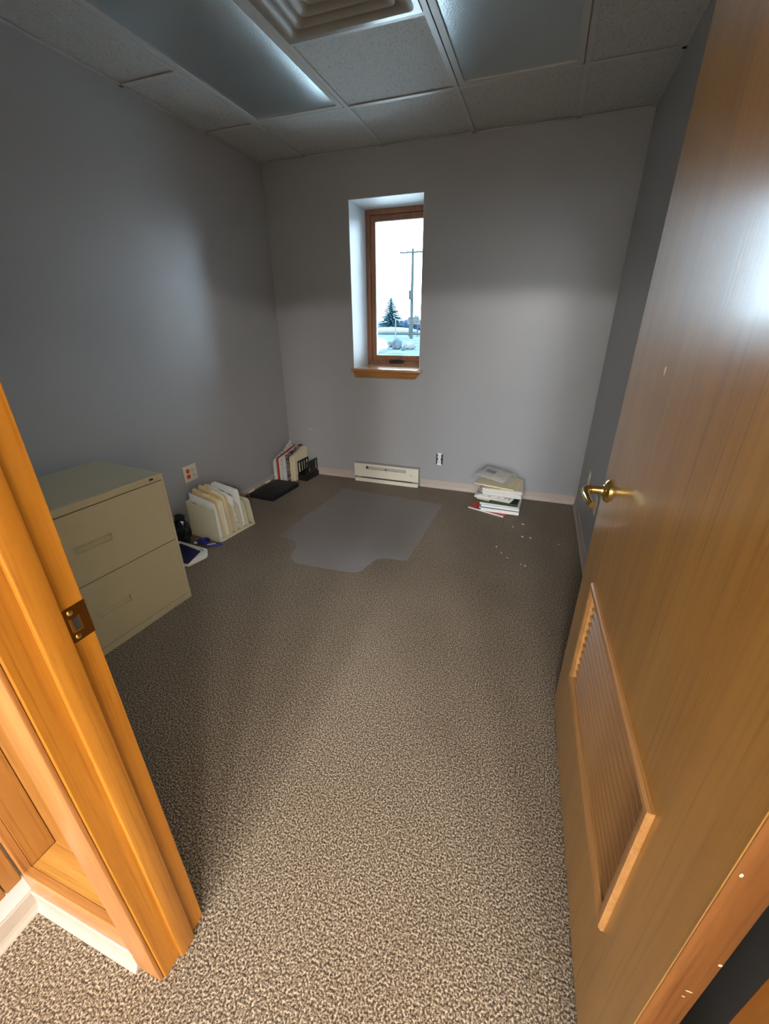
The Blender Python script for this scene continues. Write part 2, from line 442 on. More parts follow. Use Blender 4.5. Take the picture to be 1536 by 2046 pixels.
b.build('flange', M['vent'], t)
for i, s0 in enumerate((.268, .212, .156, .10)):
    sq_ring(s0, -.006, s0-.075, .045).build('louver_ring', M['vent'], t, True)
MB().box((-.03, -.03, -.004), (.03, .03, .004), bev=.003).build('centre_plate', M['vent'], t)
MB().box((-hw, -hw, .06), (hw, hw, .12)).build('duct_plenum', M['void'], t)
# lit hall fixtures behind the camera
for (x, y, k_, lb) in ((1.8, -.85, 'near', 'lit hall ceiling panel nearest the doorway, off to its hinge side'), (-.45, -4.6, 'far', 'lit lobby panel straight behind the jamb with the strike plate'), (.6, -5.2, 'far', 'lit lobby panel straight behind the door'),
                    (1.8, -4.6, 'far', 'lit lobby panel third from the white hall wall'), (3.0, -4.0, 'far', 'lit lobby panel farthest from the white hall wall')):
    t = troffer(x, lb, True, y, M['lit_'+k_], HH-.125)
    t['group'] = 'lit hall ceiling panels'

# ------------------------------------------------------------------ baseboards
def cove(b, p0, p1, nrm, h=.072, th=.006):
    """vinyl cove base from p0 to p1 along the floor; nrm points into the room"""
    p0, p1, nrm = Vector(p0), Vector(p1), Vector(nrm)
    prof = [(0, 0), (.016, 0), (.015, .004), (.009, .012), (th, .022), (th, h-.003), (th-.003, h), (0, h)]
    rows = [[p + nrm*a + Vector((0, 0, z)) for a, z in prof] for p in (p0, p1)]
    V = b.quadstrip(rows, True); b.bm.faces.new(V[0]); b.bm.faces.new(V[1][::-1])
    return b
HX0, HX1 = -1.487, -.876
b = MB(); cove(b, (L, D, 0), (HX0-.006, D, 0), (0, -1, 0)); cove(b, (HX1+.006, D, 0), (R, D, 0), (0, -1, 0))
struct(b.build('baseboard_back', M['base']))
struct(cove(MB(), (L, FY1, 0), (L, D, 0), (1, 0, 0)).build('baseboard_left', M['base']))
struct(cove(MB(), (R, FY1, 0), (R, D, 0), (-1, 0, 0)).build('baseboard_right', M['base']))
struct(cove(MB(), (-1.013, HY, 0), (-1.013, .208, 0), (1, 0, 0), .066).build('baseboard_hall_left', M['hall_base']))
struct(cove(MB(), (-1.013, .211, 0), (-.675, .211, 0), (0, -1, 0), .066).build('baseboard_hall_front', M['hall_base']))

# ------------------------------------------------------------------ window
w1 = holder('window_1', ((WX0+WX1)/2, 3.70, WZ0), 0, 'narrow oak crank window in a deep painted recess')
hw, hh = (WX1-WX0)/2-.004, WZ1-WZ0-.004
def rect_frame(b, x0, x1, z0, z1, e, y0, y1, bev=.003):
    b.box((x0, y0, z0), (x0+e, y1, z1), bev=bev).box((x1-e, y0, z0), (x1, y1, z1), bev=bev)
    b.box((x0+e, y0, z0), (x1-e, y1, z0+e), bev=bev).box((x0+e, y0, z1-e), (x1-e, y1, z1), bev=bev)
    return b
rect_frame(MB(), -hw, hw, 0, hh, .036, -.01, .07).build('frame', M['win_oak'], w1)
rect_frame(MB(), -hw+.036, hw-.036, .036, hh-.036, .042, .008, .05).build('sash', M['win_oak'], w1)
g = MB().box((-hw+.078, .026, .078), (hw-.078, .032, hh-.078)).build('glass_pane', M['glass'], w1)
b = MB(); e0 = hw-.078
rect_frame(b, -e0, e0, .078, hh-.078, .005, .0, .008, 0); b.build('glazing_bead', M['white_paint'], w1)
b = MB(); b.box((-.075, -.03, .018), (.055, -.01, .05), bev=.006); 
cr = b.build('crank', M['black_metal'], w1, True)
b = MB(); b.tube([(-.02, -.034, .045), (.03, -.045, .05), (.06, -.045, .042), (.072, -.04, .036)], [.008, .006, .007, .009], 10); b.build('crank_handle', M['black_metal'], cr, True)
b = MB(); b.box((-hw-.018, -.365, -.022), (hw+.026, -.329, 0), bev=.006).box((-hw, -.3285, -.018), (hw, -.01, 0))
b.build('sill', M['stool'], w1, True)
b = MB(); b.prism([(-hw-.004, -.0225), (hw+.014, -.0225), (hw-.030, -.072), (-hw+.016, -.072)], 1, -.347, -.330, bev=.002); b.build('apron', M['apron'], w1)

# ------------------------------------------------------------------ door frame, left side (trim_1), right side (trim_2), head (trim_3)
JT = 2.04
t1 = holder('trim_1', (JX0, FY0, 0), 0, 'orange oak door jamb with brass strike plate')
MB().box((-.02, .004, 0), (0, .12, JT), bev=.0015).build('jamb', M['jamb'], t1)
b = MB(); b.box((0, .044, 0), (.012, .0815, JT), bev=.0025); b.build('door_stop', M['jamb'], t1, True)
b = MB()   # casing with eased edges
b.prism([(-.075, -.004), (-.005, -.004), (-.005, .0035), (-.02, .0035), (-.075, .012)], 2, 0, JT+.07, bev=.0018); b.build('casing', M['casing'], t1, True)
b = MB(); b.box((-.10, .12, 0), (-.035, .134, JT+.06), bev=.003); b.build('room_casing', M['jamb'], t1, True)
# strike plate on the rabbet
b = MB()
y0, y1, z0, z1 = .0835, .1195, -.030, .030
pts = [(y1, z0), (y1, z1)]
for (cy, cz, a0) in ((y0+.007, z1-.007, 90), (y0+.007, z0+.007, 180)):
    for k in range(5): a = R_(a0+22.5*k); pts.append((cy+.007*math.cos(a), cz+.007*math.sin(a)))
hole = [(.091, -.011), (.091, .011), (.104, .011), (.104, -.011)]
b.prism(pts, 0, 0, .0016)
sp = b.build('strike_plate', M['bronze'], t1, True); sp.location = (.0002, 0, .931)
MB().box((.0017, .0925, -.0105), (.0021, .104, .0105)).build('latch_hole', M['slot'], sp)
b = MB(); b.prism([(.0905, -.0125), (.0935, -.0125), (.0935, .0125), (.0905, .0125)], 0, .0016, .003).prism([(.0935, -.0125), (.1045, -.0125), (.1045, -.0100), (.0935, -.0100)], 0, .0016, .0032)
b.prism([(.104, -.0125), (.1055, -.0125), (.1055, .0125), (.104, .0125)], 0, .0016, .0026); b.build('hole_rim', M['brass'], sp)
for z in (-.0215, .0215):
    b = MB(); b.lathe([(.0042, 0), (.0042, .0006), (.002, .0016), (.0004, .0018)], 16, T_((.0016, .095, z)) @ RY(90)); b.build('screw', M['brass'], sp, True)
# right side
t2 = holder('trim_2', (JX1, FY0, 0), 0, 'oak hinge jamb at the near edge of the open door')
MB().box((0, .004, 0), (.02, .101, JT), bev=.0015).build('jamb', M['jamb'], t2)
b = MB(); b.prism([(.005, -.004), (.075, -.004), (.075, .0), (.005, .0)], 2, 0, JT+.07, bev=.0015); b.build('casing', M['casing'], t2, True)
t3 = holder('trim_3', (0, FY0, JT), 0, 'oak head jamb over the doorway')
MB().box((JX0-.02, .004, 0), (JX1+.02, .12, .0095), bev=.001).build('jamb', M['jamb'], t3)
b = MB(); b.box((JX0-.005, -.004, .005), (JX1+.005, .0035, .07), bev=.002); b.build('casing', M['casing'], t3)

# ------------------------------------------------------------------ wood niche beside the casing (trim_4) and hall side boards (trim_5)
t4 = holder('trim_4', (-1.013, FY0, 0), 0, 'oak framed recess with a sloping sill left of the door casing')
b = MB(); b.box((0, 0, 0), (.331, .018, .15), bev=.002); b.build('bottom_rail', M['apron'], t4)
b = MB(); b.prism([(.018, .152), (.074, .1515), (.074, .12), (.018, .12)], 0, .024, .331); b.build('sill', M['sill_oak'], t4)
b = MB(); b.box((.0, .018, .15), (.022, .072, 2.05), bev=.001); b.build('side_board', M['panel_oak'], t4)
b = MB(); b.box((.0, .0735, .15), (.331, .075, 2.05)); b.build('back_panel', M['panel_oak'], t4)
b = MB(); b.box((.0, .0, .152), (.02, .018, 2.05), bev=.002); b.build('stile', M['casing'], t4)
t5 = holder('trim_5', (-1.013, FY0, 0), 0, 'vertical oak boards on the white hall wall')
y = -.004
for wd in (.034, .05, .055, .06, .07, .07):
    b = MB(); b.box((.0, y-wd+.002, .132), (.011, y, 2.1), bev=.0025); b.build('board', M['panel_oak'], t5); y -= wd

# ------------------------------------------------------------------ the open door
ang = math.atan2(.222-.262, 1.295-.348)    # direction from hinge to free edge, measured from +y
dw = .948
d1 = holder('door_1', (.2625, .346, .012), ang*-1, 'oak veneer door swung open with a louver vent low down')
# local: x to the right (thickness 0..0.044), y from hinge edge (0) to free edge (dw)
LY0, LY1, LZ0, LZ1 = .145, .787, .283, .648       # louver outer frame in door coordinates
lo, hi = (LY0+.02, LZ0+.02), (LY1-.02, LZ1-.02)
b = MB()
b.box((0, .0, 0), (.044, lo[0], 2.03), bev=.0012, seg=1).box((0, hi[0], 0), (.044, dw, 2.03), bev=.0012, seg=1)
b.box((0, lo[0], 0), (.044, hi[0], lo[1])).box((0, lo[0], hi[1]), (.044, hi[0], 2.03))
b.build('leaf', M['door'], d1)
b = MB(); b.box((.0008, -.0015, .001), (.0432, 0, 2.029), bev=.0006, seg=1); e_ = b.build('hinge_edge', M['edge_wood'], d1, label='reddish solid wood edge strip')
for (x, z, sx, sz) in ((.03, .535, .006, .0022), (.028, .518, .003, .002), (.008, .80, .0025, .006), (.0405, .62, .003, .005)):
    MB().blob((x, -.0014, z), (sx*.75, .0005, sz*.75), .3, 1, 3).build('chip', M['chip'], e_)
MB().blob((-.0003, .66, 1.235), (.0008, .004, .012), .3, 1, 4).build('chip', M['chip'], d1)
# louver: mitred frame bars with a stepped moulding, angled slats
lv = MB()
def bar(p0, p1, inward):
    """bevelled moulding bar on the door's left face; mitred at both ends"""
    p0, p1, inward = Vector(p0), Vector(p1), Vector(inward)
    along = (p1-p0).normalized()
    prof = [(0, 0), (0, -.006), (.004, -.010), (.016, -.010), (.020, -.007), (.030, -.004), (.030, .0), (.030, .012), (.02, .012), (.02, 0)]
    rows = []
    for end, s_ in ((p0, 1), (p1, -1)):
        rows.append([Vector((0, 0, 0))+Vector((h_, 0, 0))+end+inward*a+along*s_*a for a, h_ in prof])
    b = MB(); V = b.quadstrip(rows, True); b.bm.faces.new(V[0]); b.bm.faces.new(V[1][::-1]); return b
corner = [(0, LY0, LZ0), (0, LY1, LZ0), (0, LY1, LZ1), (0, LY0, LZ1)]
inw = [(0, 0, 1), (0, -1, 0), (0, 0, -1), (0, 1, 0)]
lf = None
for k in range(4):
    o = bar(corner[k], corner[(k+1) % 4], inw[k]).build('vent_frame', M['louver'], d1, True)
n = 12
sh = None
for k in range(n):
    z = LZ0+.036+(LZ1-LZ0-.072)*(k)/(n-1)
    if sh is None:
        bb = MB(); bb.box((-.015, LY0+.03, -.0035), (.015, LY1-.03, .0035), RY(-34), bev=.0016, seg=1)
        o = bb.build('slat', M['slat_oak'], d1); sh = o.data; o.location = (.015, 0, z)
    else: link_mesh('slat', sh, d1, (.015, 0, z))
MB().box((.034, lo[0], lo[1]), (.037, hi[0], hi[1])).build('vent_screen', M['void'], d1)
# lever handle
hy, hz = dw-.07, .895
h = MB(); h.lathe([(.033, 0), (.033, .004), (.029, .009), (.02, .012), (.014, .016), (.0135, .02)], 28, T_((0, hy, hz)) @ RY(-90))
rose = h.build('handle', M['brass'], d1, True)
b = MB(); b.tube([(-.014, hy, hz), (-.03, hy, hz), (-.052, hy, hz)], [.0115, .0105, .0115], 18)
b.tube([(-.046, hy, hz), (-.056, hy-.003, hz), (-.062, hy-.014, hz-.001), (-.062, hy-.05, hz-.003), (-.060, hy-.09, hz-.004), (-.055, hy-.112, hz-.004)], [.0115, .0125, .0115, .0098, .0092, .008], 14)
b.build('lever', M['brass'], rose, True)
b = MB(); b.lathe([(.005, 0), (.005, .004), (.002, .005)], 12, T_((-.0625, hy, hz)) @ RY(-90)); b.build('lock_button', M['bronze'], rose, True)
b = MB(); b.box((.008, dw, .88), (.036, dw+.0015, .93)); b.build('latch_plate', M['brass'], d1)
for z in (.25, 1.0, 1.78):
    b = MB(); b.tube([(.050, -.008, z-.05), (.050, -.008, z+.05)], .006, 12); b.box((.044, -.0035, z-.05), (.05, -.0005, z+.05)); b.build('hinge', M['bronze'], d1, True)

# ------------------------------------------------------------------ filing cabinet
CW, CD, CH = .752, .47, .703
fc = thing('filing_cabinet', 'putty two-drawer lateral filing cabinet against the grey wall', 'cabinet', (-1.603, 1.375, 0), R_(-5))
# local: front face x=0 looking +x, y from -CW to 0, depth to -x
b = MB(); b.box((-CD, -CW, .0), (-.018, 0, CH), bev=.004)
b.box((-.019, -CW, .672), (0, 0, CH), bev=.002).box((-.019, -CW, 0), (0, 0, .034), bev=.002)
b.box((-.019, -CW, .034), (-.001, -CW+.012, .672)).box((-.019, -.012, .034), (-.001, 0, .672))
b.build('body', M['cabinet'], fc)
def drawer(z0, z1, hz0, hz1):
    y0, y1 = -CW+.0135, -.0135
    hy0, hy1 = -.449, -.300
    b = MB()
    b.box((-.018, y0, z0), (-.0005, hy0, z1)).box((-.018, hy1, z0), (-.0005, y1, z1)).box((-.018, hy0, z0), (-.0005, hy1, hz0)).box((-.018, hy0, hz1), (-.0005, hy1, z1))
    d = b.build('drawer', M['cabinet'], fc)
    b = MB()    # recessed pull: sloping scoop behind a small lip
    b.prism([(-.016, hz1-.0005), (-.017, hz1-.006), (-.003, hz0+.0005), (-.0155, hz0+.0005), (-.0175, hz0+.0005), (-.0175, hz1-.0005)], 1, hy0, hy1)
    rect = [(hy0-.004, hy0, hz0-.004, hz1+.004), (hy1, hy1+.004, hz0-.004, hz1+.004), (hy0, hy1, hz0-.004, hz0), (hy0, hy1, hz1, hz1+.004)]
    for a0, a1, c0, c1 in rect: b.box((-.0006, a0, c0), (.0018, a1, c1))
    b.build('handle', M['cabinet'], d)
drawer(.3595, .6685, .500, .528)
drawer(.0375, .3555, .179, .209)
b = MB(); b.box((0, -.071, .684), (.0015, -.051, .693), bev=.0005, seg=1); b.build('lock', M['slot'], fc)
MB().box((-.018, -CW+.012, .3545), (-.012, -.012, .3605)).build('drawer_gap', M['slot'], fc)
MB().box((-.018, -CW+.012, .6675), (-.012, -.012, .6725)).build('drawer_gap', M['slot'], fc)

# ------------------------------------------------------------------ outlets
def receptacle(mat, parent, cy, name='receptacle'):
    """duplex pair facing +x at local y = cy"""
    for s_ in (-1, 1):
        b = MB()
        prof = [(.0168*math.cos(R_(a)), max(-.0145, min(.0145, .0175*math.sin(R_(a))))) for a in range(0, 360, 15)]
        b.prism(prof, 0, .005, .0085, T_((0, cy, s_*.0195)))
        r0 = b.build(name, mat, parent)
        b = MB(); b.box((.0086, cy-.0075, s_*.0195-.001), (.009, cy-.0055, s_*.0195+.007)).box((.0086, cy+.0055, s_*.0195-.001), (.009, cy+.0075, s_*.0195+.006)).box((.0086, cy-.002, s_*.0195-.009), (.009, cy+.002, s_*.0195-.005))
        b.build('slots', M['slot'], r0)
t = thing('wall_outlet', 'ivory double outlet plate with two orange sockets above the file sorter', 'outlet', (L+.0006, 2.094, .396))
b = MB(); b.box((0, -.0585, -.057), (.0055, .0585, .057), bev=.002); b.build('cover_plate', M['plate'], t, True)
receptacle(M['orange'], t, -.023); receptacle(M['ivory'], t, .023)
for cy in (-.023, .023):
    b = MB(); b.lathe([(.003, 0), (.003, .0007), (.001, .001)], 10, T_((.0054, cy, 0)) @ RY(90)); b.build('screw', M['plate'], t)
for y, lb in ((2.90, 'ivory outlet plate on the wall behind the door handle, farther one'), (2.46, 'ivory outlet plate on the wall behind the door handle, nearer one')):
    t = thing('wall_outlet', lb, 'outlet', (R-.0006, y, .378), PI, 'plates on the wall behind the door')
    b = MB(); b.box((0, -.035, -.057), (.0055, .035, .057), bev=.002); b.build('cover_plate', M['plate'], t, True)
    receptacle(M['ivory'], t, 0)
# outlet without a cover plate on the end wall
t = thing('bare_outlet', 'uncovered white duplex outlet in its dark wall box right of the heater', 'outlet', (-.711, D-.0012, .265), -PI/2)
b = MB(); b.box((0, -.029, -.047), (.0008, .029, .047)); b.build('wall_box', M['slot'], t)
b = MB()
b.box((.0008, -.011, -.052), (.0045, .011, .052), bev=.001).box((.0008, -.019, .036), (.0035, .019, .054), bev=.002).box((.0008, -.019, -.054), (.0035, .019, -.036), bev=.002)
b.build('yoke', M['white_vinyl'], t)
receptacle(M['white_vinyl'], t, 0)

# ------------------------------------------------------------------ baseboard heater
t = thing('baseboard_heater', 'cream electric baseboard heater on the carpet under the window', 'heater', ((HX0+HX1)/2, D, 0))
hw = .303
b = MB()
b.box((-hw, -.058, .048), (hw, -.052, .158), bev=0) if False else None
gx0, gx1, gz0, gz1 = -.190, .190, .123, .152
gw = -.06
for lo_, hi_ in (((-hw, gw, .048), (gx0, gw+.005, .170)), ((gx1, gw, .048), (hw, gw+.005, .170)), ((gx0, gw, .048), (gx1, gw+.005, gz0)), ((gx0, gw, gz1), (gx1, gw+.005, .170))):
    b.box(lo_, hi_)
fr_ = b.build('front_panel', M['heater'], t)
b = MB(); b.box((-hw, gw+.005, .166), (hw, -.001, .171)).box((-hw, gw+.005, .012), (-hw+.003, -.001, .166)).box((hw-.003, gw+.005, .012), (hw, -.001, .166)).box((-hw+.003, -.006, .012), (hw-.003, -.001, .166))
b.build('casing', M['heater_grey'], t)
b = MB(); b.box((-hw+.006, gw-.002, .0), (hw-.004, gw+.004, .034)).box((-hw+.006, gw+.004, .0), (hw-.004, -.008, .006)); b.build('bottom_lip', M['heater'], t)
b = MB()
for k in range(64):
    x = gx0-.05+.48*k/63; b.box((x, gw+.012, .03), (x+.0012, -.02, .15))
f_ = b.build('fins', M['fin'], t); f_['kind'] = 'stuff'
b = MB(); b.prism([(gw+.0075, gz1-.002), (gw+.013, gz0-.002), (gw+.015, gz0-.002), (gw+.0095, gz1-.002)], 0, gx0+.018, gx1-.002); b.build('deflector', M['heater_grey'], t)
MB().box((-.006, gw+.001, gz0+.003), (.006, gw+.008, gz0+.013)).build('clip', M['slot'], t)
b = MB(); b.lathe([(.021, 0), (.021, .003), (.017, .005), (.0155, .016), (.013, .018)], 24, T_((.242, gw, .098)) @ RX(90)); kn = b.build('thermostat_knob', M['heater'], t, True)
b = MB(); b.box((.2405, gw-.0186, .100), (.2435, gw-.018, .112)); b.build('pointer', M['slot'], kn)

# ------------------------------------------------------------------ chair mat with a lip
pts = [(-1.487, 3.081), (-.588, 3.011), (-.59, 2.114), (-.74, 2.10), (-.80, 2.05), (-.849, 1.90), (-.90, 1.868), (-1.248, 1.86), (-1.35, 1.90), (-1.39, 2.02), (-1.44, 2.15), (-1.50, 2.235), (-1.47, 2.33), (-1.44, 2.44)]
pts = [(-1.487, 3.081), (-.588, 3.011), (-.612, 2.10), (-.76, 2.085), (-.80, 2.05), (-.835, 1.90), (-.87, 1.868), (-1.25, 1.85), (-1.31, 1.89), (-1.36, 2.06), (-1.41, 2.10), (-1.545, 2.115)]
c0 = Vector((sum(p[0] for p in pts)/len(pts), sum(p[1] for p in pts)/len(pts), 0))
b = MB(); b.prism([(x-c0.x, y-c0.y) for x, y in pts], 2, .0012, .0038, bev=.0009)
o = b.build('chair_mat', M['mat']); o.location = c0
tag(o, 'clear greyish vinyl chair mat with a lip on the carpet before the heater', 'mat')

# ------------------------------------------------------------------ cream file sorter with folders
fs_rot = math.atan2(1.849-1.807, .324)
fs = thing('file_sorter', 'cream plastic step file sorter full of folders beside the filing cabinet', 'file sorter', (-1.852, 1.908, 0), -fs_rot)
# local: x=0 open front (towards +x), depth to -x, y along 0..FL
FL, FD = .327, .268
b = MB(); b.box((-FD, 0, .0), (0, FL, .012), bev=.003).box((-.012, 0, .012), (0, FL, .018), bev=.002); b.build('base', M['cream'], fs)
nd = 7
def divider(h_):
    pts = [(-FD, .012), (-.002, .012), (-.022, h_-.03)]
    cx, cz, rr = -.050, h_-.028, .028
    for k in range(1, 6): a = R_(90*k/5); pts.append((cx+rr*math.cos(a), cz+rr*math.sin(a)))
    pts += [(-FD, h_+.012)]
    return pts
def divider_front(h_): return [(-FD, .03), (-FD+.03, .012), (-.001, .012), (-.004, h_), (-FD, h_+.018)]
ydiv = [k*(FL-.006)/(nd-1) for k in range(nd)]
for k in range(nd):
    h_ = .238-.040*k/(nd-1)
    b = MB(); b.prism(divider_front(h_) if k == 0 else divider(h_), 1, ydiv[k], ydiv[k]+.004, bev=.001); b.build('divider', M['cream'], fs)
MB().box((-FD-.004, 0, .0), (-FD, FL, .10)).build('back', M['cream'], fs)
Mfs = T_(fs.location) @ Matrix.Rotation(-fs_rot, 4, 'Z')
# (slot, offset in slot, thickness, front height, back height, x front, material, name, label, tab)
fold = [
 (0, .008, .010, .236, .258, -.010, 'printed', 'paper_bundle', 'bundle of printed sheets just behind the front panel of the cream sorter', 0),
 (0, .021, .012, .244, .262, -.016, 'paper', 'paper_bundle', 'white paper bundle in the first slot of the cream sorter', 0),
 (0, .036, .010, .262, .300, -.020, 'paper_cool', 'paper_bundle', 'taller white sheets at the back of the first slot of the cream sorter', 0),
 (1, .007, .008, .266, .310, -.024, 'manila', 'manila_folder', 'manila folder with a tab, first in the second slot of the cream sorter', .2),
 (1, .017, .008, .270, .318, -.018, 'manila_pale', 'manila_folder', 'pale manila folder in the middle of the second slot of the cream sorter', .5),
 (1, .027, .007, .276, .322, -.026, 'manila', 'manila_folder', 'manila folder at the back of the second slot of the cream sorter', .75),
 (1, .037, .010, .262, .306, -.016, 'paper', 'paper_bundle', 'white sheets sticking out of the second slot of the cream sorter', 0),
 (2, .008, .008, .278, .322, -.028, 'manila', 'manila_folder', 'darker manila folder, first in the third slot of the cream sorter', .3),
 (2, .018, .008, .282, .326, -.030, 'manila_pale', 'manila_folder', 'pale manila folder with raised tab in the third slot of the cream sorter', .6),
 (2, .029, .008, .278, .324, -.026, 'manila', 'manila_folder', 'manila folder at the back of the third slot of the cream sorter', .1),
 (3, .009, .010, .268, .318, -.030, 'paper', 'paper_bundle', 'white paper bundle in the fourth slot of the cream sorter', 0),
 (3, .023, .008, .270, .316, -.034, 'paper_cool', 'paper_bundle', 'cool white sheets in the fourth slot of the cream sorter', 0),
 (3, .035, .009, .266, .310, -.036, 'printed', 'paper_bundle', 'printed sheets at the back of the fourth slot of the cream sorter', 0),
 (4, .010, .011, .270, .306, -.034, 'paper', 'paper_bundle', 'white envelope bundle in the fifth slot of the cream sorter', 0),
 (4, .025, .005, .288, .312, -.040, 'paper', 'paper_bundle', 'thin leaflet showing in the fifth slot of the cream sorter', 0),
 (4, .036, .009, .284, .308, -.030, 'white_vinyl', 'report_cover', 'tall white report cover at the back of the cream sorter', 0),
]
for (sl, off, th, hf, hb, xf, mk, nm, lb, tab) in fold:
    b = MB()
    y0 = ydiv[sl]+off-.003
    base = .0125
    prof = [(-FD+.004, base), (xf-.004, base), (xf, base+.02), (xf-.012, hf-.012), (xf-.02, hf)]
    if tab:
        xa = -FD+.02+(FD-.09)*tab; prof += [(xa+.05, hf+(hb-hf)*(1-tab)*.8), (xa+.045, hf+(hb-hf)*(1-tab)*.8+.012), (xa, hf+(hb-hf)*(1-tab)*.9+.012), (xa-.005, hf+(hb-hf)*(1-tab)*.9)]
    prof += [(-FD+.006, hb)]
    nsh = max(2, int(th/.0022))
    for q in range(nsh):
        dy = th/nsh; jz = random.uniform(-.004, .004); jx = random.uniform(-.004, .003)
        b.prism([(px+(jx if i_ not in (0,) else 0), pz+(jz if pz > .1 else 0)) for i_, (px, pz) in enumerate(prof)], 1, y0+dy*q, y0+dy*(q+.8))
    o = b.build(nm, M[mk]); o.location = fs.location; o.rotation_euler = (0, 0, -fs_rot)
    tag(o, lb, 'folder' if 'manila' in nm else 'papers', 'papers and folders in the cream sorter')
# ------------------------------------------------------------------ blue and dark things between cabinet and sorter
o = MB()
rn = random.Random(5)
o.blob((0, 0, .082), (.062, .042, .098), .27, 3, 11, -.0815)
o.blob((.012, 0, .18), (.038, .028, .026), .3, 2, 12)
o = o.build('plastic_bag', M['bag'], None, True); o.location = (-2.098, 1.845, 0)
tag(o, 'dark shiny plastic bag crumpled against the wall behind the filing cabinet', 'bag')
t = thing('binder', 'white paged binder with a navy blue cover half behind the filing cabinet', 'binder', (-1.96, 1.68, 0))
pg = [(-1.828, 1.757), (-1.806, 1.722), (-1.832, 1.60), (-2.06, 1.56), (-2.13, 1.61), (-2.087, 1.80), (-1.852, 1.778)]
b = MB()
for k in range(6):
    dx, dy = .004*math.sin(k*2.1), .003*math.cos(k*1.7)
    b.prism([(x+1.96+dx*(1 if x > -1.9 else 0), y-1.68+dy) for x, y in pg], 2, .0012+.0052*k, .0054+.0052*k)
b.build('pages', M['paper'], t)
cv = [(-1.853, 1.730), (-1.818, 1.588), (-2.05, 1.55), (-2.12, 1.60), (-2.05, 1.770)]
b = MB(); b.prism([(x+1.96, y-1.68) for x, y in cv], 2, .0325, .0362, bev=.001); b.build('cover', M['navy'], t)
b = MB(); b.prism([(-.125, .092), (-.128, .108), (.107, .086), (.104, .062)], 2, .0325, .0375, bev=.001); b.build('page_edge', M['white_vinyl'], t)
b = MB(); b.tube([(.098, .05, .034), (.10, .055, .045), (.113, .06, .046), (.12, .06, .033)], .002, 8); b.build('ring', M['black_metal'], t)
t = thing('lanyard_roll', 'rolled royal blue lanyard on the carpet before the cream sorter', 'lanyard', (-1.955, 1.868, 0), R_(20))
b = MB()
for k in range(5):
    rr = .020+.0045*k
    b.tube([(rr*math.cos(R_(a)), rr*math.sin(R_(a))*.8, .012+.004*math.sin(a*.05+k)+.002*k) for a in range(0, 361, 20)], .006, 8, False)
b.build('coil', M['royal'], t, True)
b = MB(); b.blob((-.052, -.005, .009), (.012, .007, .008), .1, 2, 2); b.build('clip', M['white_vinyl'], t, True)
t = thing('blue_marker', 'blue marker with a painted white highlight lying at the front corner of the cream sorter', 'marker', (-1.868, 1.862, 0), R_(38))
b = MB(); b.tube([(-.045, 0, .0085), (.02, 0, .0085)], .0085, 14); b.build('barrel', M['royal'], t, True)
b = MB(); b.tube([(.0202, 0, .0085), (.05, 0, .0085), (.053, 0, .0085)], [.0092, .0092, .006], 14); b.build('cap', M['royal'], t, True)
b = MB(); b.box((-.04, -.004, .0168), (.012, .004, .0178)); b.build('painted_highlight', M['white_vinyl'], t)  # white strip stands in for the reflection along the barrel

# ------------------------------------------------------------------ black flat case, cardboard strip
t = thing('flat_case', 'flat black case lying on the carpet in front of the upright files', 'case', (-2.022, 2.815, 0), R_(-4))
b = MB(); b.box((-.118, -.185, .0), (.118, .185, .018), bev=.004); b.build('bottom_shell', M['black_matt'], t, True)
b = MB(); b.box((-.120, -.187, .0195), (.120, .187, .040), bev=.006); b.build('lid', M['black_matt'], t, True)
b = MB(); b.box((-.04, -.190, .012), (.04, -.1865, .028), bev=.001); b.build('latch', M['black'], t)
t = tag(MB().box((-.008, -.20, 0), (.008, .20, .030), bev=.002).build('cardboard_strip', M['cardboard']), 'brown cardboard strip lying along the wall behind the flat black case', 'cardboard')
t.location = (-2.166, 2.81, 0.0005); t.rotation_euler = (0, 0, R_(-1))
for (y, lb, s_) in ((2.69, 'crumpled white paper on the cardboard strip, nearer the cream sorter', 1), (2.93, 'crumpled white paper on the cardboard strip, beside the upright files', 2)):
    o = MB().blob((0, 0, .008), (.008, .05, .009), .25, 2, s_, -.0075).build('paper_scrap', M['paper'])
    o.location = (-2.166, y, .0306); tag(o, lb, 'paper', 'crumpled papers on the cardboard strip')

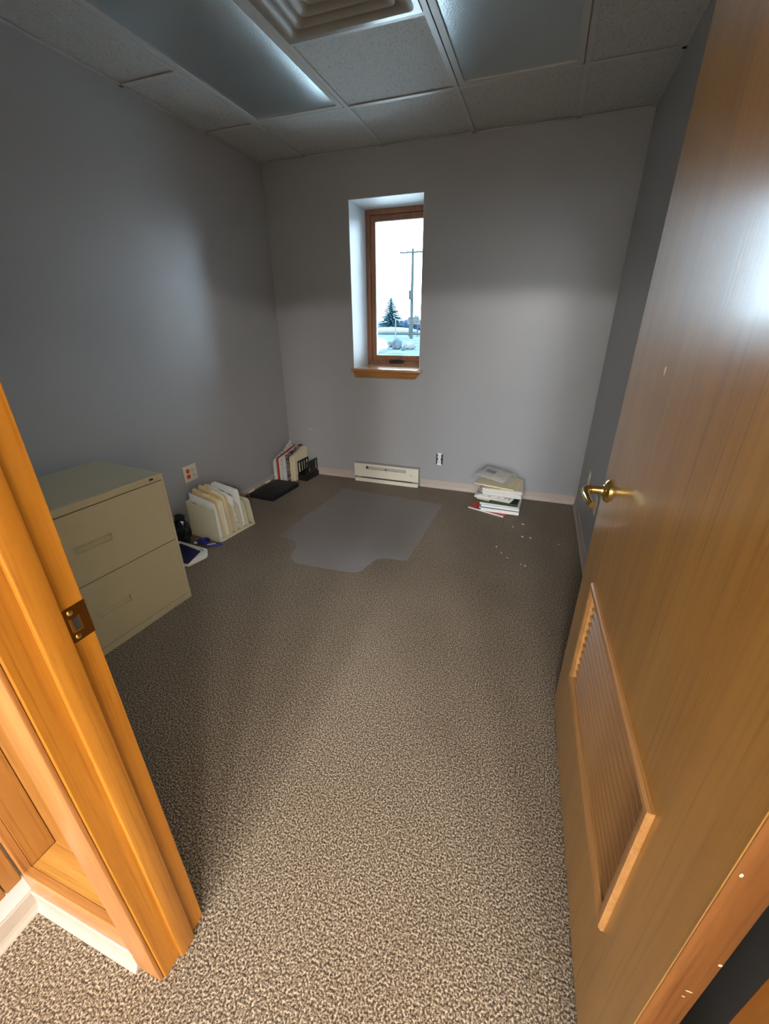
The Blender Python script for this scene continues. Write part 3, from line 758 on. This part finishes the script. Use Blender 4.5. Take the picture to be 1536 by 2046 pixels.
# ------------------------------------------------------------------ upright files in the corner
row = [  # x0, x1, yfront, hfront, hback, material, name, label, cat
 (-2.166, -2.158, 3.035, .205, .318, 'printed', 'newspaper_sheet', 'tall folded newspaper sheet leaning on the wall in the corner files', 'papers'),
 (-2.156, -2.146, 3.030, .200, .262, 'paper', 'paper_bundle', 'white paper bundle at the wall end of the corner files', 'papers'),
 (-2.144, -2.134, 3.035, .206, .270, 'paper_cool', 'paper_bundle', 'white sheets just left of the red folder', 'papers'),
 (-2.132, -2.114, 3.040, .226, .272, 'red', 'red_folder', 'red folder standing upright among the corner files', 'folder'),
 (-2.111, -2.098, 3.045, .226, .268, 'paper', 'paper_bundle', 'white paper bundle just right of the red folder', 'papers'),
 (-2.096, -2.080, 3.060, .236, .276, 'printed', 'paper_bundle', 'thick printed bundle in the middle of the corner files', 'papers'),
 (-2.078, -2.062, 3.055, .232, .270, 'paper_cool', 'paper_bundle', 'greyish white bundle beside the magazines in the corner files', 'papers'),
 (-2.059, -2.050, 3.080, .250, .292, 'magazine', 'magazine', 'dark brown magazine standing left of the other magazine in the corner files', 'magazine'),
 (-2.047, -2.034, 3.090, .238, .284, 'magazine', 'magazine', 'brown magazine standing next to the manila folders in the corner files', 'magazine'),
 (-2.031, -2.012, 3.095, .226, .270, 'manila_pale', 'manila_folder', 'pale manila folder standing beside the magazines in the corner', 'folder'),
 (-2.009, -1.990, 3.110, .236, .266, 'manila_pale', 'manila_folder', 'manila folder standing against the black slotted organizer', 'folder'),
]
for i, (x0, x1, yf, hf, hb, mk, nm, lb, cat) in enumerate(row):
    b = MB(); n = max(2, int((x1-x0)/.0026)); rn = random.Random(i)
    for q in range(n):
        xa = x0+(x1-x0)*q/n; xb = x0+(x1-x0)*(q+.82)/n
        j = rn.uniform(-.005, .005)
        yb = 3.352
        pr = [(yf+j, 0.0), (yb, 0), (yb, hb+j*.6), (yf+j+.004, hf+j)]
        if i == 0: pr = [(yf, 0), (yb, 0), (yb, hb), (3.24, .268), (3.15, .235), (yf, hf)]
        b.prism([(y-yf, z) for y, z in pr], 0, xa-x0, xb-x0)
    o = b.build(nm, M[mk]); o.location = (x0, yf, .0005)
    tag(o, lb, cat, 'files standing in the far corner')
# black slotted organizer
t = thing('desk_organizer', 'black slotted desk organizer standing in the corner beside the manila folders', 'organizer', (-1.93, 3.245, 0), R_(-4))
b = MB(); b.box((-.048, -.105, 0), (.048, .10, .012)).box((-.048, -.105, .012), (.048, -.1, .055)).box((.043, -.105, .012), (.048, .10, .045)); b.build('base_tray', M['black'], t)
def slotted(x, ya, yb, h_, ns_):
    b = MB(); e = .012
    b.box((x, ya, .0125), (x+.004, ya+e, h_)).box((x, yb-e, .0125), (x+.004, yb, h_)).box((x, ya+e, h_-.016), (x+.004, yb-e, h_)).box((x, ya+e, .0125), (x+.004, yb-e, .07))
    for k in range(1, ns_):
        yy = ya+e+(yb-ya-2*e)*k/ns_; b.box((x, yy-.0095, .07), (x+.004, yy+.0095, h_-.016))
    b.build('slotted_panel', M['black'], t)
slotted(-.046, -.10, .075, .178, 4)
slotted(.036, -.098, .098, .172, 5)
MB().box((-.005, -.06, .0125), (-.001, .06, .10)).build('divider', M['black'], t)
o = MB().box((-.006, -.02, .0), (.006, .02, .085), bev=.003).build('eraser_block', M['pink']); o.location = (-1.908, 3.235, .0125); o.rotation_euler = (0, 0, R_(-4))
tag(o, 'pale pinkish eraser standing inside the black slotted organizer', 'eraser')

# ------------------------------------------------------------------ pile of papers by the right end of the end wall
def slab(nm, mk, cx, cy, z0, lx, ly, th, rot, lb, cat, sheets=1, tilt=(0, 0), jit=.004, seed=0):
    b = MB(); rn = random.Random(seed)
    for q in range(sheets):
        dz = th/sheets; a, c = rn.uniform(-jit, jit), rn.uniform(-jit, jit)
        b.box((-lx/2+a, -ly/2+c, dz*q), (lx/2+a, ly/2+c, dz*q+dz*(.86 if sheets > 1 else 1)), RZ(rn.uniform(-jit*200, jit*200)))
    o = b.build(nm, M[mk]); o.location = (cx, cy, z0); o.rotation_euler = (R_(tilt[0]), R_(tilt[1]), R_(rot))
    return tag(o, lb, cat, 'pile of papers by the end wall')
G = 'pile of papers by the end wall'
# red booklet at the bottom: pages and cover parts
t = thing('red_booklet', 'red covered booklet turned askew at the bottom of the paper pile', 'booklet', (-.215, 3.075, 0), R_(-19.6), G)
b = MB()
for q in range(4): b.box((-.148, -.106, .001+.0024*q), (.146, .106, .003+.0024*q))
b.build('pages', M['paper'], t)
b = MB(); b.box((-.149, -.1, .0106), (.15, .107, .0118)).box((.1462, -.106, .0), (.149, .107, .0106)); b.build('cover', M['red'], t)
def binder(nm, lb, cx, cy, z0, rot, th, lx=.292, ly=.262):
    t = thing(nm, lb, 'binder', (cx, cy, z0), R_(rot), G)
    b = MB(); b.box((-lx/2, -ly/2, 0), (lx/2, ly/2, .003)).box((-lx/2, -ly/2, th-.003), (lx/2, ly/2, th)).box((-lx/2, -ly/2, .003), (lx/2, -ly/2+.003, th-.003), bev=0)
    b.build('cover', M['white_vinyl'], t)
    b = MB()
    n = 5
    for q in range(n): b.box((-lx/2+.012, -ly/2+.02, .0034+(th-.0068)*q/n), (lx/2-.008, ly/2-.012, .0034+(th-.0068)*(q+.85)/n))
    b.build('pages', M['paper'], t)
    b = MB(); b.tube([(-lx/2+.006, -ly/2-.002, th*.5), (-lx/2+.006, -ly/2+.006, th*.5)], .006, 12); b.build('finger_hole', M['slot'], t)
binder('white_binder', 'white binder lying directly on the red booklet', -.150, 3.108, .0125, -1, .026)
slab('shaded_gap', 'navy', -.149, 3.106, .0388, .288, .258, .0042, -1.5, 'thin dark slab standing for the shaded gap between the two white binders of the pile', 'folder')  # navy slab put in as the dark shadow line between the binders
binder('white_binder', 'upper white binder lying on the dark gap slab', -.148, 3.112, .0434, -2, .019)
slab('paper_bundle', 'paper_cool', -.150, 3.112, .0635, .285, .25, .010, -3, 'thin loose white sheets lying on the upper white binder', 'papers', 4, seed=1)
slab('green_folder', 'green', -.168, 3.122, .0742, .30, .265, .024, -4, 'dark green hanging folder in the middle of the paper pile', 'folder', 3, jit=.002, seed=2)
slab('manila_tab_card', 'manila_pale', -.262, 3.06, .0985, .10, .15, .004, -14, 'pale card sticking out at the corner of the dark green folder', 'card', 2, seed=3)
slab('paper_bundle', 'paper', -.192, 3.110, .1028, .27, .225, .018, -9, 'white paper bundle lying askew on the dark green folder', 'papers', 6, seed=4, jit=.006)
slab('paper_bundle', 'printed', -.188, 3.118, .1215, .28, .23, .010, -8, 'printed sheets under the thick white stack of the pile', 'papers', 4, seed=5, jit=.006)
slab('paper_bundle', 'paper', -.146, 3.128, .1322, .282, .25, .018, -1, 'lower thick white paper stack in the pile with loose edges', 'papers', 6, seed=6, jit=.006)
slab('paper_bundle', 'paper', -.145, 3.130, .1508, .284, .25, .016, 0, 'middle thick white paper stack in the pile with loose edges', 'papers', 5, seed=7, jit=.006)
slab('paper_bundle', 'paper', -.147, 3.132, .1673, .286, .252, .015, 1, 'top thick white paper stack right under the manila folders', 'papers', 5, seed=8, jit=.006)
slab('manila_folder', 'manila_pale', -.152, 3.150, .1828, .292, .27, .006, 1, 'lower pale manila folder near the top of the paper pile', 'folder', 2, seed=9)
slab('manila_folder', 'manila_pale', -.185, 3.175, .1894, .30, .27, .008, -12, 'topmost manila folder under the bagged calculator', 'folder', 2, seed=10)
# calculator in a clear bag
t = thing('calculator', 'grey desk calculator with dark display on top of the paper pile', 'calculator', (-.222, 3.205, .1985), R_(-27), G)
t.rotation_euler = (R_(9), R_(3), R_(-27)); t.location.z = .224
b = MB(); b.prism([(-.07, 0), (.07, 0), (.07, .028), (-.07, .016)], 0, -.115, .115, bev=.004); b.build('body', M['calc'], t, True)
tl = math.atan2(.012, .14)
b = MB(); b.box((-.088, -.012, 0), (-.002, .026, .0015)); o = b.build('display', M['lcd'], t); o.location = (0, 0, .0232); o.rotation_euler = (tl, 0, 0)
kb = None
for i in range(6):
    for j in range(5):
        p = (.012+.018*i, -.052+.022*j)
        z = .016+(p[1]+.07)*.012/.14
        if kb is None:
            o = MB().box((-.007, -.008, 0), (.007, .008, .004), bev=.001, seg=1).build('key', M['plate'], t); kb = o.data
        else: o = link_mesh('key', kb, t)
        o.location = (p[0], p[1], z+.0004); o.rotation_euler = (tl, 0, 0)
# bag: crumpled sheet over and round the calculator
b = MB(); rn = random.Random(21)
rows = []
for i in range(15):
    row_ = []
    for j in range(11):
        x = -.165+.32*i/14; y = -.095+.19*j/10
        top = .036 if abs(x) < .118 and abs(y) < .072 else .012
        k = max(0, (abs(x)-.118)/.05, (abs(y)-.072)/.025); k = min(1, k)
        z = .040*(1-k)+.004*k + rn.uniform(-.003, .004) - (.03*k if x < -.118 else 0)
        row_.append(Vector((x+rn.uniform(-.004, .004), y+rn.uniform(-.004, .004), z)))
    rows.append(row_)
b.quadstrip(rows)
o = b.build('clear_bag', M['blister'], None, True)
o.location = t.location; o.rotation_euler = t.rotation_euler
sm = o.modifiers.new('thickness', 'SOLIDIFY'); sm.thickness = .0006
tag(o, 'crumpled clear plastic bag wrapped over the desk calculator', 'bag')

# ------------------------------------------------------------------ paper crumbs on the carpet
sc_pos = [(-.031, 2.787), (.031, 2.857), (.041, 2.656), (.09, 2.656), (-.034, 2.338), (-.074, 2.389), (-.112, 2.458), (.049, 2.286), (.073, 2.276), (.271, 2.622)]
names = ['white crumb nearest the paper pile', 'pale shred behind the other crumbs near the end wall', 'bright white flake midway between pile and door', 'tiny flake just right of the bright white flake',
         'bright flake at the front of the crumbs', 'faint crumb behind the front flake', 'faint crumb farthest from the door side', 'left crumb of the front pair', 'right crumb of the front pair', 'lone pale speck nearest the wall behind the door']
for i, ((x, y), lb) in enumerate(zip(sc_pos, names)):
    s_ = .004+.003*random.random()*(1 if i in (3, 5, 6, 7, 8, 9) else 1.6)
    o = MB().blob((0, 0, .0035), (s_*1.5, s_*.7, .003), .35, 1, i, -.003).build('paper_crumb', M['scrap'])
    o.location = (x, y, 0); o.rotation_euler = (0, 0, random.uniform(0, 3))
    tag(o, lb+', on the carpet', 'crumb', 'paper crumbs on the carpet')

# ------------------------------------------------------------------ outdoors
GZ = -.35
b = MB()
N = 24
rows = []
for i in range(N+1):
    y = 3.9+ (i/N)**2*260
    row_ = []
    for j in range(25):
        x = -180+ j*13.0
        z = GZ+ max(0, (y-55))*.006 + .12*math.sin(x*.11+y*.07)*min(1, max(0, (y-30)/30))
        row_.append(Vector((x, y, z)))
    rows.append(row_)
b.quadstrip(rows)
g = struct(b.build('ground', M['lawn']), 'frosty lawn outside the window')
struct(MB().prism([(-80, GZ-.05), (80, GZ-.05), (80, GZ+.20), (-80, GZ+.20)], 1, 56, 60.5).build('road', M['road']), 'asphalt road crossing beyond the lawn')
struct(MB().box((-14, WY+.01, GZ-.1), (8, 15, GZ+.04)).build('bounce_slab', M['bounce_pale']), 'unseen pale slab added outside to bounce daylight onto the ceiling')  # added out of view; throws daylight up onto ceiling and troffer lens
def outdoor(px, py, y):
    """world x,z of the photograph's line of sight at distance y (used once to set real positions)"""
    d = r*((px-768)/825.93) - u*((py-1023)/825.93) + f
    k = y/d.y; return d.x*k, CAM_H+d.z*k
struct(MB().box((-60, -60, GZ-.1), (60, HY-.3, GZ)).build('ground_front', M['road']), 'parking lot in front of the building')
# utility pole
x, _ = outdoor(822, 640, 44); zt = outdoor(823, 497, 44)[1]
t = thing('utility_pole', 'tall wooden utility pole with a crossarm seen through the window', 'pole', (x, 44, GZ+.02))
b = MB(); b.tube([(0, 0, -.1), (0, 0, 4), (0, 0, zt-GZ)], [.17, .15, .11], 10); b.build('post', M['pole'], t, True)
za = outdoor(823, 505, 44)[1]-GZ
MB().box((-1.25, -.2, za-.07), (1.25, -.1, za+.07)).build('crossarm', M['pole'], t)
for xx in (-1.1, -.5, .5, 1.1):
    b = MB(); b.lathe([(.03, 0), (.06, .05), (.05, .12), (.02, .16)], 8, T_((xx, -.15, za+.07))); b.build('insulator', M['rock'], t)
MB().box((-.25, -.3, 3.6), (.1, -.12, 4.4)).build('junction_box', M['pole'], t)
# spruce
x, zb = outdoor(781, 645, 75); zt = outdoor(779, 590, 75)[1]
t = thing('spruce_tree', 'blue green spruce standing across the road outside the window', 'tree', (x, 75, GZ+.1))
ht = zt-GZ-.1
b = MB(); b.tube([(0, 0, 0), (0, 0, ht*.95)], [.16, .02], 8); b.build('trunk', M['pole'], t)
b = MB(); rn = random.Random(3)
for k in range(17):
    q = k/16; z = ht*(.10+.86*q); rad = (1-q)**.85*2.9+.12
    nb = 11
    for j in range(nb):
        a = 2*PI*(j+.5*(k % 2))/nb+rn.uniform(-.2, .2); rr = rad*rn.uniform(.7, 1.1)
        tip = Vector((rr*math.cos(a), rr*math.sin(a), z-.16*rr+.25*rr*rn.uniform(0, .4)))
        b.tube([(0, 0, z), tip*.5+Vector((0, 0, z*.5+.02)), tip], [.10, .17*(1-q*.5), .03], 5)
    b.tube([(0, 0, z-.1), (0, 0, min(ht, z+ht*.08))], [rad*.35, .03], 8)
f_ = b.build('foliage', M['needles'], t); f_['kind'] = 'stuff'
# hedge / evergreen shrubs
specs = [(804, .75, .9, 82, 1), (814, .8, 1.0, 86, 2), (822.5, .75, 1.05, 82, 3), (831.5, .85, 1.3, 86, 4), (841, .8, .9, 82, 5), (796, .7, .75, 86, 6)]
lbs = ['low evergreen shrub second from the spruce', 'evergreen shrub third from the spruce', 'evergreen shrub directly behind the pole', 'tallest evergreen shrub behind the road sign', 'evergreen shrub at the right end of the row', 'smallest evergreen shrub touching the spruce']
for (px, rx, hz_, y, sd), lb in zip(specs, lbs):
    x, _ = outdoor(px, 640, y)
    o = MB().blob((0, 0, hz_*.9), (rx, rx*.8, hz_), .16, 3, sd, -hz_*.9).build('evergreen_shrub', M['hedge'])
    o.location = (x, y, GZ+.14); tag(o, lb, 'shrub', 'evergreen shrubs beyond the road')
# snow bank
x, _ = outdoor(782, 652, 64)
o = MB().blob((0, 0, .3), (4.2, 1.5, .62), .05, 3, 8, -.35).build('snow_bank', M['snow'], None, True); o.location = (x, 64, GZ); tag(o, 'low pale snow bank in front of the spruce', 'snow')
# sign
x, zb = outdoor(826, 640, 50)
t = thing('roadside_sign', 'framed roadside board sign with plain bands beside the pole', 'sign', (x, 50, GZ))
zc = zb-GZ
rect_frame(MB(), -.68, .68, zc-.38, zc+.34, .07, -.04, .04, 0).build('frame', M['snow'], t)
MB().box((-.61, -.02, zc-.31), (.61, .02, zc+.27)).build('panel', M['sign'], t)
for z in (-.12, .06): MB().box((-.5, -.035, zc+z), (.5, -.021, zc+z+.06)).build('band', M['snow'], t)
for s_ in (-.5, .5): MB().box((s_-.05, -.05, 0), (s_+.05, .05, zc-.38)).build('leg', M['pole'], t)
# thin white post and boulders
x, _ = outdoor(790, 660, 33)
o = MB().tube([(0, 0, 0), (.01, 0, outdoor(793, 636, 33)[1]-GZ)], .045, 8).build('marker_post', M['snow'], None, True); o.location = (x, 33, GZ); tag(o, 'thin white marker post leaning slightly before the boulders', 'post')
for i, (px, y, rx, rz, mk, lb) in enumerate(((762, 29, .6, .36, 'snow', 'pale rounded boulder nearest the window frame side'), (776.5, 30.2, .40, .26, 'rock', 'dark boulder left of the middle boulder'), (793, 28, .36, .40, 'rock', 'tallest grey boulder by the white post'),
                                          (818, 28.2, .42, .27, 'snow', 'flat topped pale boulder at the foot of the pole'), (805.5, 26.8, .13, .15, 'rock', 'small grey boulder between the tall and the flat one'))):
    x, _ = outdoor(px, 680, y)
    o = MB().blob((0, 0, rz*.7), (rx, rx*.7, rz), .14, 2, 30+i, -rz*.7).build('boulder', M[mk]); o.location = (x, y, GZ); tag(o, lb, 'boulder', 'boulders on the lawn outside')
# white car, mostly hidden by the window frame
x, zt = outdoor(756, 686, 20)
t = thing('white_car', 'white parked car partly showing at the bottom corner of the window', 'car', (x-2.05, 20, GZ))
prof = [(2.25, .28), (2.28, .55), (2.18, .78), (1.95, .92), (.95, 1.02), (.35, 1.42), (-1.2, 1.46), (-1.95, 1.05), (-2.2, .95), (-2.25, .3)]
b = MB(); b.prism(prof, 1, -.86, .86, bev=.09); b.build('body', M['car'], t, True)
for s_ in (-1, 1):
    b = MB(); b.prism([(.82, 1.06), (.32, 1.38), (-1.15, 1.40), (-1.75, 1.06)], 1, s_*.862, s_*.875); b.build('side_window', M['carglass'], t)
for xx in (1.4, -1.4):
    for s_ in (-1, 1):
        b = MB(); b.lathe([(.18, -.1), (.32, -.1), (.33, -.06), (.33, .06), (.32, .1), (.18, .1)], 24, T_((xx, s_*.80, .33)) @ RX(90)); b.build('wheel', M['tyre'], t, True)
